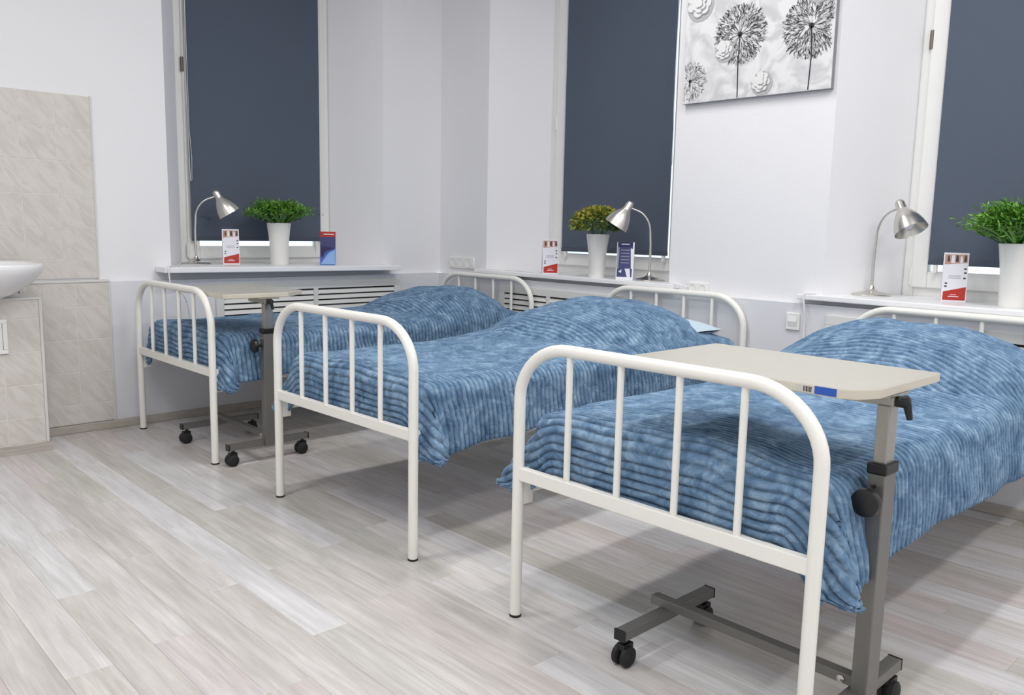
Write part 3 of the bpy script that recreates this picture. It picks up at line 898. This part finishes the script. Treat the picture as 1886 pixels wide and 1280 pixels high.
# ------------------------------------------------------------------ lamps
def lamp(loc, rz, label, reach=1.0):
    r = empty('desk_lamp', loc, rz)
    MB().lathe([(0, 0), (0.083, 0), (0.084, 0.004), (0.081, 0.008), (0.055, 0.014), (0.030, 0.020), (0.014, 0.030), (0.009, 0.045), (0, 0.046)], 40).build('base', 'nickel', r, smooth=True)
    p = [(0, 0, 0.04), (-0.001, 0, 0.12), (0.0, 0, 0.2), (0.004, 0, 0.26)]
    p += [(0.004 + 0.105 * (1 - math.cos(a)), 0, 0.26 + 0.122 * math.sin(a)) for a in [PI / 2 * 0.82 * k / 9 for k in range(1, 10)]]
    p.append((0.112, 0, 0.389))
    MB().tube(p, [0.0068, 0.0066, 0.0062, 0.0058] + [0.0052] * (len(p) - 4), 12).build('stem', 'nickel', r, smooth=True)
    ax = Vector((0.080, 0, -0.130)).normalized()
    og = Vector((0.110, 0, 0.424))
    sh = MB().lathe([(0, 0.0), (0.012, 0.001), (0.017, 0.006), (0.0215, 0.018), (0.0215, 0.044), (0.027, 0.053), (0.040, 0.072), (0.053, 0.096), (0.063, 0.124), (0.070, 0.154), (0.0685, 0.154), (0.061, 0.124), (0.051, 0.097), (0.038, 0.074), (0.023, 0.058), (0, 0.056)], 36, og, ax)
    s_ = sh.build('shade', 'nickel', r, smooth=True)
    MB().lathe([(0, 0.060), (0.013, 0.062), (0.014, 0.080), (0.022, 0.098), (0.026, 0.115), (0.020, 0.134), (0.008, 0.141), (0, 0.142)], 20, og, ax).build('bulb', 'print_white', s_, smooth=True)
    MB().tube([og + ax * 0.03 + Vector((-0.006, 0.0, -0.010)), og + ax * 0.03 + Vector((0.0, 0, 0))], 0.007, 10).build('swivel', 'nickel', r, smooth=True)
    return tag(r, label, 'lamp', 'brushed metal desk lamps')
lamp((-0.255, -1.585, zA(-1.585) + 0.0005), math.radians(67), 'brushed metal gooseneck desk lamp on the sill nearest the tiled wall')
lamp((1.735, 0.085, ZB + 0.0005), math.radians(217), 'brushed metal gooseneck desk lamp leaning towards the yellowish leafy plant')
lamp((2.901, 0.205, ZB + 0.0005), math.radians(-20), 'brushed metal gooseneck desk lamp beside the wall under the dandelion picture')

# ------------------------------------------------------------------ potted plants
def plant(loc, pot, foliage, label, seed):
    r = empty('potted_plant', loc)
    rb, rt, h = pot
    MB().lathe([(0, 0), (rb, 0), (rb + 0.001, 0.004), (rb * 0.5 + rt * 0.5 - 0.004, h * 0.55), (rt, h - 0.012), (rt + 0.002, h - 0.004), (rt, h), (rt - 0.005, h), (rt - 0.008, h - 0.02), (0, h - 0.022)], 40).build('pot', 'pot_white', r, smooth=True)
    g = np.random.default_rng(seed)
    kind, rad, hh, n = foliage
    vs = []; fs = []; tone = []
    if kind == 'grass':
        for k in range(n):
            az = g.random() * 2 * PI
            tilt = (g.random() ** 0.65)
            reach = rad * (0.25 + 0.75 * tilt) * (0.75 + 0.3 * g.random())
            high = hh * (1.0 - 0.62 * tilt ** 2) * (0.75 + 0.35 * g.random())
            base = np.array([math.cos(az), math.sin(az)]) * rt * 0.6 * g.random()
            d = np.array([math.cos(az + g.normal() * 0.3), math.sin(az + g.normal() * 0.3)])
            sd = np.array([-d[1], d[0]])
            w_ = 0.0032 + 0.002 * g.random()
            tn = min(1, max(0, 0.35 + 0.25 * g.normal()))
            # a stalk with side leaflets
            pts = []
            for s_ in (0.0, 0.35, 0.7, 1.0):
                q = base + d * reach * s_ ** 1.15
                pts.append((q[0], q[1], h - 0.02 + (high + 0.02) * math.sin(s_ * 1.35) / math.sin(1.35)))
            o0 = len(vs)
            for j, p_ in enumerate(pts):
                ww = w_ * (1.0 if j < 3 else 0.25)
                vs.append((p_[0] + sd[0] * ww, p_[1] + sd[1] * ww, p_[2])); vs.append((p_[0] - sd[0] * ww, p_[1] - sd[1] * ww, p_[2]))
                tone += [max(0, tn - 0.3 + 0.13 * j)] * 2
            for j in range(3):
                fs.append((o0 + 2 * j, o0 + 2 * j + 1, o0 + 2 * j + 3, o0 + 2 * j + 2))
            for j in range(7):
                f_ = 0.35 + 0.65 * g.random()
                a_ = int(min(2, f_ * 3)); fr = f_ * 3 - a_
                p0 = np.array(pts[a_]) * (1 - fr) + np.array(pts[min(3, a_ + 1)]) * fr
                dr = np.array([d[0] * 0.6 + g.normal() * 0.7, d[1] * 0.6 + g.normal() * 0.7, 0.5 + g.normal() * 0.5]); dr /= np.linalg.norm(dr)
                l_ = 0.018 + 0.016 * g.random()
                sd3 = np.cross(dr, [g.normal(), g.normal(), g.normal()]); sd3 /= max(1e-6, np.linalg.norm(sd3))
                o1 = len(vs)
                vs += [tuple(p0), tuple(p0 + dr * l_ * 0.5 + sd3 * 0.0032), tuple(p0 + dr * l_), tuple(p0 + dr * l_ * 0.5 - sd3 * 0.0032)]
                fs.append((o1, o1 + 1, o1 + 2, o1 + 3))
                t2 = min(1, max(0, tn + 0.12 * g.normal() + 0.1))
                tone += [t2] * 4
        mt = 'grass_leaf'
    else:
        for k in range(n):
            u = g.normal(size=3); u /= np.linalg.norm(u)
            if u[2] < -0.35: u[2] = -u[2]
            rr_ = (0.55 + 0.45 * g.random() ** 0.5)
            c = np.array([u[0] * rad * rr_, u[1] * rad * rr_, h + hh * 0.38 + u[2] * hh * 0.58 * rr_])
            if c[2] < h + 0.004 and math.hypot(c[0], c[1]) < rt + 0.01: c[2] = h + 0.01
            dr = u + g.normal(size=3) * 0.6; dr /= np.linalg.norm(dr)
            sd3 = np.cross(dr, g.normal(size=3)); sd3 /= np.linalg.norm(sd3)
            nn = np.cross(dr, sd3)
            l_ = 0.020 + 0.012 * g.random(); w_ = l_ * 0.36
            o1 = len(vs)
            vs += [tuple(c), tuple(c + dr * l_ * 0.45 + sd3 * w_ + nn * 0.003), tuple(c + dr * l_), tuple(c + dr * l_ * 0.45 - sd3 * w_ + nn * 0.003), tuple(c + dr * l_ * 0.45)]
            fs += [(o1, o1 + 1, o1 + 4), (o1 + 1, o1 + 2, o1 + 4), (o1 + 2, o1 + 3, o1 + 4), (o1 + 3, o1, o1 + 4)]
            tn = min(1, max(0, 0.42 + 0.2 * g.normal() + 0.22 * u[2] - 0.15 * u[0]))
            tone += [tn] * 5
        # stems from the pot to the crown
        for k in range(40):
            az = g.random() * 2 * PI; q = g.random() ** 0.5
            e = np.array([math.cos(az) * rad * 0.8 * q, math.sin(az) * rad * 0.8 * q, h + hh * (0.5 + 0.3 * (1 - q))])
            s0 = np.array([math.cos(az) * rt * 0.4, math.sin(az) * rt * 0.4, h - 0.025])
            o1 = len(vs)
            vs += [tuple(s0 + [0.0015, 0, 0]), tuple(s0 - [0.0015, 0, 0]), tuple(e - [0.001, 0, 0]), tuple(e + [0.001, 0, 0])]
            fs.append((o1, o1 + 1, o1 + 2, o1 + 3)); tone += [0.2] * 4
        mt = 'mixed_leaf'
    mb = MB().add(vs, fs)
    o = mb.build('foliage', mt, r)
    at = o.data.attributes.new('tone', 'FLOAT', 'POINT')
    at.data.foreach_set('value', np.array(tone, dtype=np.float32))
    o['kind'] = 'stuff'
    MB().lathe([(0, h - 0.021), (rt - 0.009, h - 0.021), (rt - 0.012, h - 0.018), (0, h - 0.015)], 24).build('soil', 'soil', r, smooth=True)
    return tag(r, label, 'potted plant', 'potted plants on the sills')
plant((-0.130, -1.125, zA(-1.12) + 0.0005), (0.053, 0.070, 0.250), ('grass', 0.195, 0.130, 520), 'green grassy plant in a white pot between the lamp and blue leaflet', 5)
plant((1.395, 0.042, ZB + 0.0005), (0.046, 0.064, 0.245), ('leaf', 0.150, 0.150, 1500), 'yellowish green leafy plant in a white pot on the middle sill', 8)
plant((3.50, 0.127, ZB + 0.0005), (0.050, 0.068, 0.250), ('grass', 0.195, 0.160, 640), 'bright green grassy plant in a white pot on the sill behind the nearest bed', 12)

# ------------------------------------------------------------------ leaflets standing on the sills
def leaflet(loc, rz, kind, label, group=None):
    """Tent-folded card; local -y faces the room."""
    r = empty('leaflet', loc, rz)
    W, H, T_, D = 0.094, 0.205, 0.0014, 0.05
    # two panels meeting at the top fold
    def panel(name, s):
        vs = []
        for z, yy in ((0, s * D / 2), (H, s * 0.001)):
            for x in (-W / 2, W / 2):
                vs.append((x, yy, z)); 
        vs += [(x, y + s * T_, z) for x, y, z in vs]
        return MB().add(vs, [(0, 1, 3, 2), (4, 6, 7, 5), (0, 4, 5, 1), (2, 3, 7, 6), (0, 2, 6, 4), (1, 5, 7, 3)]).build(name, 'card_white', r)
    fr = panel('front_panel', -1); panel('back_panel', 1)
    def on(x, z, lift=0.0006):
        """point on the front face; x in -1..1, z in 0..1"""
        y0 = -D / 2 - T_; y1 = -0.001 - T_
        return (x * W / 2, y0 + (y1 - y0) * z - lift, z * H)
    def patch(name, pts, m_, lift=0.0006):
        vs = [on(x, z, lift) for x, z in pts] + [on(x, z, 0.0) for x, z in pts]
        n = len(pts)
        MB().add(vs, [tuple(range(n)), tuple(range(2 * n - 1, n - 1, -1))] + [(i, n + i, n + (i + 1) % n, (i + 1) % n) for i in range(n)]).build(name, m_, fr)
    if kind == 'red':
        patch('red_band', [(-0.88, 0.035), (0.92, 0.035), (0.94, 0.31), (-0.86, 0.205)], 'print_red')
        patch('caption', [(-0.45, 0.10), (0.4, 0.10), (0.4, 0.118), (-0.45, 0.118)], 'print_white', 0.001)
        patch('caption', [(-0.3, 0.14), (0.2, 0.14), (0.2, 0.152), (-0.3, 0.152)], 'print_white', 0.001)
        patch('photograph', [(-0.9, 0.76), (0.9, 0.80), (0.9, 0.965), (-0.9, 0.965)], 'print_skin')
        for x0, x1, z0, z1, m_ in ((-0.72, -0.5, 0.82, 0.94, 'print_dark'), (-0.4, -0.1, 0.79, 0.95, 'print_white'), (-0.05, 0.2, 0.82, 0.95, 'print_dark'), (0.3, 0.55, 0.8, 0.93, 'print_white'), (0.62, 0.84, 0.82, 0.95, 'print_dark')):
            patch('figure_print', [(x0, z0), (x1, z0), (x1 - 0.05, z1), (x0 + 0.05, z1)], m_, 0.001)
        patch('text_line', [(-0.5, 0.52), (0.45, 0.52), (0.45, 0.534), (-0.5, 0.534)], 'print_grey')
        patch('text_line', [(-0.55, 0.48), (0.45, 0.48), (0.45, 0.492), (-0.55, 0.492)], 'print_grey')
        for x0, z0 in ((0.68, 0.66), (0.70, 0.58), (0.66, 0.47), (-0.78, 0.36), (-0.80, 0.30)):
            patch('mark', [(x0, z0), (x0 + 0.2, z0), (x0 + 0.2, z0 + 0.03), (x0, z0 + 0.03)], 'print_dark')
    elif kind == 'blue':
        patch('blue_field', [(-1, 0.0), (1, 0.0), (1, 0.84), (-1, 0.84)], 'print_navy')
        patch('red_band', [(-1, 0.84), (1, 0.84), (1, 1), (-1, 1)], 'print_red')
        patch('title', [(-0.55, 0.905), (0.8, 0.905), (0.8, 0.935), (-0.55, 0.935)], 'print_white', 0.001)
        patch('sky_shape', [(-1, 0.0), (1, 0.0), (1, 0.52), (0.2, 0.42), (-0.4, 0.34), (-1, 0.2)], 'print_blue', 0.0009)
        patch('pale_shape', [(-0.9, 0.03), (0.95, 0.03), (0.95, 0.46), (0.1, 0.36), (-0.5, 0.16)], 'print_sky', 0.0012)
        patch('dark_shape', [(-0.95, 0.58), (-0.2, 0.56), (0.95, 0.50), (0.1, 0.46), (-0.45, 0.40), (-0.5, 0.26), (-0.75, 0.22)], 'print_deep', 0.0015)
    else:
        patch('navy_field', [(-0.9, 0.08), (0.85, 0.08), (0.85, 0.98), (-0.9, 0.98)], 'print_navy')
        patch('dark_head', [(-0.9, 0.87), (0.85, 0.87), (0.85, 1.0), (-0.9, 1.0)], 'print_deep', 0.0009)
        patch('title', [(-0.5, 0.935), (0.45, 0.935), (0.45, 0.96), (-0.5, 0.96)], 'print_white', 0.0013)
        patch('pale_edge', [(-0.95, 0.86), (-0.7, 0.86), (-0.75, 0.3), (-0.95, 0.3)], 'print_grey', 0.0009)
        patch('pale_edge', [(0.6, 0.84), (0.9, 0.82), (0.9, 0.3), (0.72, 0.3)], 'print_white', 0.0009)
        for k in range(5):
            z = 0.78 - k * 0.085
            patch('text_line', [(-0.5, z), (0.5, z), (0.5, z + 0.022), (-0.5, z + 0.022)], 'print_grey', 0.0012)
        patch('white_shape', [(0.0, 0.30), (0.6, 0.30), (0.7, 0.06), (0.3, 0.08), (0.15, 0.2)], 'print_white', 0.0014)
        patch('white_shape', [(-0.7, 0.22), (-0.35, 0.28), (-0.4, 0.18)], 'print_white', 0.0014)
    return tag(r, label, 'leaflet', 'leaflets on the window sills')
def face(x, y, t=0): return math.atan2(-3.592 - y, 4.549 - x) + PI / 2 + math.radians(t)
leaflet((-0.19, -1.404, zA(-1.404) + 0.0005), face(-0.19, -1.404, 6), 'red', 'white leaflet with red foot beside the lamp nearest the tiled wall')
leaflet((-0.05, -0.836, zA(-0.836) + 0.0005), face(-0.05, -0.836, -8), 'blue', 'blue leaflet with a red top on the sill near the room corner')
leaflet((1.02, 0.042, ZB + 0.0005), face(1.02, 0.042, 10), 'red', 'white leaflet with red foot beside the yellowish leafy plant')
leaflet((1.610, 0.030, ZB + 0.0005), face(1.61, 0.03, -8), 'navy', 'dark blue leaflet with white lines between leafy plant and lamp')
leaflet((3.251, 0.20, ZB + 0.0005), face(3.25, 0.2, 4), 'red', 'white leaflet with red foot on the sill behind the nearest bed')

# ------------------------------------------------------------------ picture
pic = empty('canvas_picture', (2.344, 0.0385, 1.985))
PWD, PHT, PT = 0.78, 0.54, 0.028
MB().box(-PWD / 2, PWD / 2, -PT, 0, -PHT / 2, PHT / 2).build('canvas', 'canvas', pic, bevel=0.003)
MB().box(-PWD / 2 - 0.0008, PWD / 2 + 0.0008, -PT + 0.003, 0, -PHT / 2 - 0.0008, PHT / 2 + 0.0008).build('side_wrap', 'canvas_edge', pic)
FY = -PT - 0.0006
def strokes(name, quads, m_, lift=0.0):
    vs = []; fs = []
    for q in quads:
        o0 = len(vs)
        vs += [(x, FY - lift, z) for x, z in q]
        fs.append(tuple(range(o0, o0 + len(q))))
    return MB().add(vs, fs).build(name, m_, pic)
def seg(x0, z0, x1, z1, w0, w1=None):
    w1 = w0 if w1 is None else w1
    L = math.hypot(x1 - x0, z1 - z0) or 1e-6
    nx, nz = -(z1 - z0) / L, (x1 - x0) / L
    return [(x0 + nx * w0, z0 + nz * w0), (x0 - nx * w0, z0 - nz * w0), (x1 - nx * w1, z1 - nz * w1), (x1 + nx * w1, z1 + nz * w1)]
def dandelion(cx, cz, R, stem, n, clip=None):
    g = random.Random(int(cx * 1000) + 5)
    mid = []; dark = []; light = []
    def ok(x, z): return -PWD / 2 + 0.006 < x < PWD / 2 - 0.006 and -PHT / 2 + 0.006 < z < PHT / 2 - 0.006
    for k in range(n):
        a = g.random() * 2 * PI; rr_ = R * (0.18 + 0.85 * g.random() ** 0.6)
        x, z = cx + rr_ * math.cos(a), cz + rr_ * math.sin(a)
        b = a + g.uniform(-0.7, 0.7); l_ = R * g.uniform(0.08, 0.2)
        x1, z1 = x + l_ * math.cos(b), z + l_ * math.sin(b)
        if ok(x, z) and ok(x1, z1):
            (mid if g.random() < 0.5 else (dark if g.random() < 0.16 else light)).append(seg(x, z, x1, z1, R * 0.008, R * 0.017))
    for k in range(26):
        a = g.random() * 2 * PI; r1 = R * g.uniform(0.4, 0.8)
        x1, z1 = cx + r1 * math.cos(a), cz + r1 * math.sin(a)
        if ok(x1, z1): mid.append(seg(cx, cz, x1, z1, R * 0.010, R * 0.004))
    blob = [(cx + R * 0.10 * math.cos(2 * PI * k / 14), cz + R * 0.10 * math.sin(2 * PI * k / 14)) for k in range(14)]
    dark.append(blob)
    for i in range(len(stem) - 1):
        dark.append(seg(*stem[i], *stem[i + 1], 0.0028))
    strokes('seed_print', light, 'ink_light', 0.0)['kind'] = 'stuff'
    strokes('seed_print', mid, 'ink_mid', 0.0003)['kind'] = 'stuff'
    strokes('seed_print', dark, 'ink_dark', 0.0006)['kind'] = 'stuff'
B_ = -PHT / 2 + 0.004
dandelion(-0.079, 0.025, 0.125, [(-0.079, 0.025), (-0.082, -0.10), (-0.076, B_)], 950)
dandelion(0.282, 0.010, 0.125, [(0.282, 0.010), (0.290, -0.12), (0.284, B_)], 950)
dandelion(-0.350, -0.162, 0.085, [(-0.350, -0.162), (-0.352, -0.19)], 420)
def flower_print(cx, cz, R, seed):
    g = random.Random(seed)
    shade = []
    for k in range(3):
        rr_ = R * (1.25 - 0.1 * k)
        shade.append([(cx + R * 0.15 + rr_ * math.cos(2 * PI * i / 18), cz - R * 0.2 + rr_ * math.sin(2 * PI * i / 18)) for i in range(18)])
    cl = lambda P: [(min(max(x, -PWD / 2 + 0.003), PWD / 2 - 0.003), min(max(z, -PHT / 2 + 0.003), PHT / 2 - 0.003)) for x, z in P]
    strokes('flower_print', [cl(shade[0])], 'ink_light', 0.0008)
    j = 0
    for ring, (rad, n, size) in enumerate(((0.72, 7, 0.42), (0.42, 6, 0.36), (0.12, 4, 0.26))):
        for k in range(n):
            a = 2 * PI * k / n + ring * 0.5 + g.uniform(-0.15, 0.15)
            px_, pz_ = cx + R * rad * math.cos(a), cz + R * rad * math.sin(a)
            sz = R * size * g.uniform(0.85, 1.1)
            P = [(px_ + sz * math.cos(2 * PI * i / 12), pz_ + sz * 0.85 * math.sin(2 * PI * i / 12)) for i in range(12)]
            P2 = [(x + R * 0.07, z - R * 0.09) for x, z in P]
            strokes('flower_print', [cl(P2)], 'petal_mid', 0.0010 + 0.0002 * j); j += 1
            strokes('flower_print', [cl(P)], 'petal_light', 0.0010 + 0.0002 * j); j += 1
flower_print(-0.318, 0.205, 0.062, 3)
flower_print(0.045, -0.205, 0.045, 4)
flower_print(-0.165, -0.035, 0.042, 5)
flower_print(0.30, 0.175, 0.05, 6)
tag(pic, 'grey and white canvas picture of dandelions and flowers', 'picture')

# ------------------------------------------------------------------ sockets, switch, cords
so = empty('socket_strip', (0.205, UP, 0.842))
MB().box(-0.125, 0.125, -0.012, 0, -0.038, 0.038).build('plate', 'plastic_white', so, bevel=0.004)
for k in range(3):
    x = -0.078 + k * 0.078
    MB().lathe([(0.030, 0), (0.030, 0.002), (0.026, 0.0025), (0.024, -0.004), (0, -0.004)], 22, (x, -0.0125, 0.0), (0, -1, 0)).build('socket_well', 'plastic_white', so, smooth=True)
    for sx in (-0.009, 0.009):
        MB().lathe([(0.0035, 0), (0.0035, 0.001), (0, 0.001)], 10, (x + sx, -0.0125 + 0.0036, 0.004), (0, -1, 0)).build('socket_hole', 'slot_dark', so)
tag(so, 'white three-gang socket strip above the headboard in the room corner', 'socket')

s2 = empty('socket_strip', (2.09, UP, 0.795))
MB().box(-0.06, 0.06, -0.014, 0, -0.03, 0.03).build('plate', 'plastic_white', s2, bevel=0.004)
for x in (-0.03, 0.03):
    MB().lathe([(0.022, 0), (0.022, 0.002), (0.019, 0.0025), (0.018, -0.004), (0, -0.004)], 22, (x, -0.0145, 0.0), (0, -1, 0)).build('socket_well', 'plastic_white', s2, smooth=True)
    for sx in (-0.008, 0.008):
        MB().lathe([(0.0035, 0), (0.0035, 0.001), (0, 0.001)], 10, (x + sx, -0.0145 + 0.0036, 0.0), (0, -1, 0)).build('socket_hole', 'slot_dark', s2)
tag(s2, 'white two-gang socket above the headboard of the middle bed', 'socket')

sw = empty('light_switch', (2.641, 0, 0.680))
MB().box(-0.034, 0.034, -0.010, 0, -0.040, 0.040).build('plate', 'plastic_white', sw, bevel=0.004)
MB().add([(-0.022, -0.010, -0.026), (0.022, -0.010, -0.026), (0.022, -0.013, 0.026), (-0.022, -0.013, 0.026), (-0.022, -0.016, 0.0), (0.022, -0.016, 0.0)], [(0, 1, 5, 4), (4, 5, 2, 3), (0, 4, 3), (1, 2, 5)]).build('rocker', 'plastic_white', sw)
tag(sw, 'white rocker light switch on the wall between two headboards', 'switch')

def cord(pts, label, r=0.0028):
    # smooth through the points
    P = [Vector(p) for p in pts]; q = []
    for i in range(len(P) - 1):
        p0 = P[max(0, i - 1)]; p1 = P[i]; p2 = P[i + 1]; p3 = P[min(len(P) - 1, i + 2)]
        for k in range(8):
            t = k / 8
            q.append(0.5 * ((2 * p1) + (-p0 + p2) * t + (2 * p0 - 5 * p1 + 4 * p2 - p3) * t * t + (-p0 + 3 * p1 - 3 * p2 + p3) * t ** 3))
    q.append(P[-1])
    o = MB().tube(q, r, 8).build('lamp_cord', 'plastic_white', smooth=True)
    return tag(o, label, 'cord', 'lamp cords')
zs = zA(-1.7) + 0.004
cord([(-0.29, -1.66, zs), (-0.16, -1.72, zs), (0.0, -1.80, zs), (0.085, -1.865, zs + 0.001), (0.106, -1.885, zs - 0.004), (0.112, -1.875, 0.74), (0.108, -1.82, 0.70), (0.06, -1.77, 0.62), (0.012, -1.74, 0.45), (0.012, -1.73, 0.3)], 'thin white cord running from the lamp nearest the tiled wall', 0.0035)
cord([(2.82, 0.215, ZB + 0.004), (2.74, 0.10, ZB + 0.004), (2.715, 0.02, ZB + 0.004), (2.70, -0.022, ZB + 0.003), (2.697, -0.030, ZB - 0.012), (2.703, -0.026, 0.74), (2.70, -0.012, 0.66), (2.705, -0.012, 0.5), (2.71, -0.012, 0.3)], 'white cord hanging beside the light switch', 0.0042)
cord([(1.75, 0.165, ZB + 0.004), (1.82, 0.14, ZB + 0.004), (1.90, 0.02, ZB + 0.004), (1.98, -0.010, ZB + 0.002), (2.035, 0.015, 0.80)], 'short white cord from the middle lamp to the socket', 0.0028)
cord([(0.336, 0.024, 0.83), (0.40, 0.0, 0.815), (0.50, 0.01, ZB + 0.004), (0.66, 0.06, ZB + 0.004), (0.86, 0.03, ZB + 0.004), (0.95, 0.05, ZB + 0.004)], 'grey-white cord lying along the sill end by the room corner', 0.0028)

# ------------------------------------------------------------------ ceiling luminaires (they carry the area lights above)
for i, (lx, ly) in enumerate(LIGHT_SPOTS):
    r = empty('ceiling_light', (lx, ly, CEIL))
    m = MB()
    for a in ((-0.10, 0.10, -0.62, -0.59), (-0.10, 0.10, 0.59, 0.62), (-0.10, -0.08, -0.59, 0.59), (0.08, 0.10, -0.59, 0.59)):
        m.box(a[0], a[1], a[2], a[3], -0.07, 0)
    m.build('frame', 'light_frame', r)
    MB().box(-0.08, 0.08, -0.59, 0.59, -0.065, -0.055).build('diffuser', 'diffuser', r)
    tag(r, 'long white ceiling light batten %s' % ('over the farthest bed', 'over the middle and nearest beds', 'past the nearest bed', 'over the washbasin side of the floor', 'over the open floor', 'behind the viewer')[i], 'ceiling light', 'ceiling light battens')
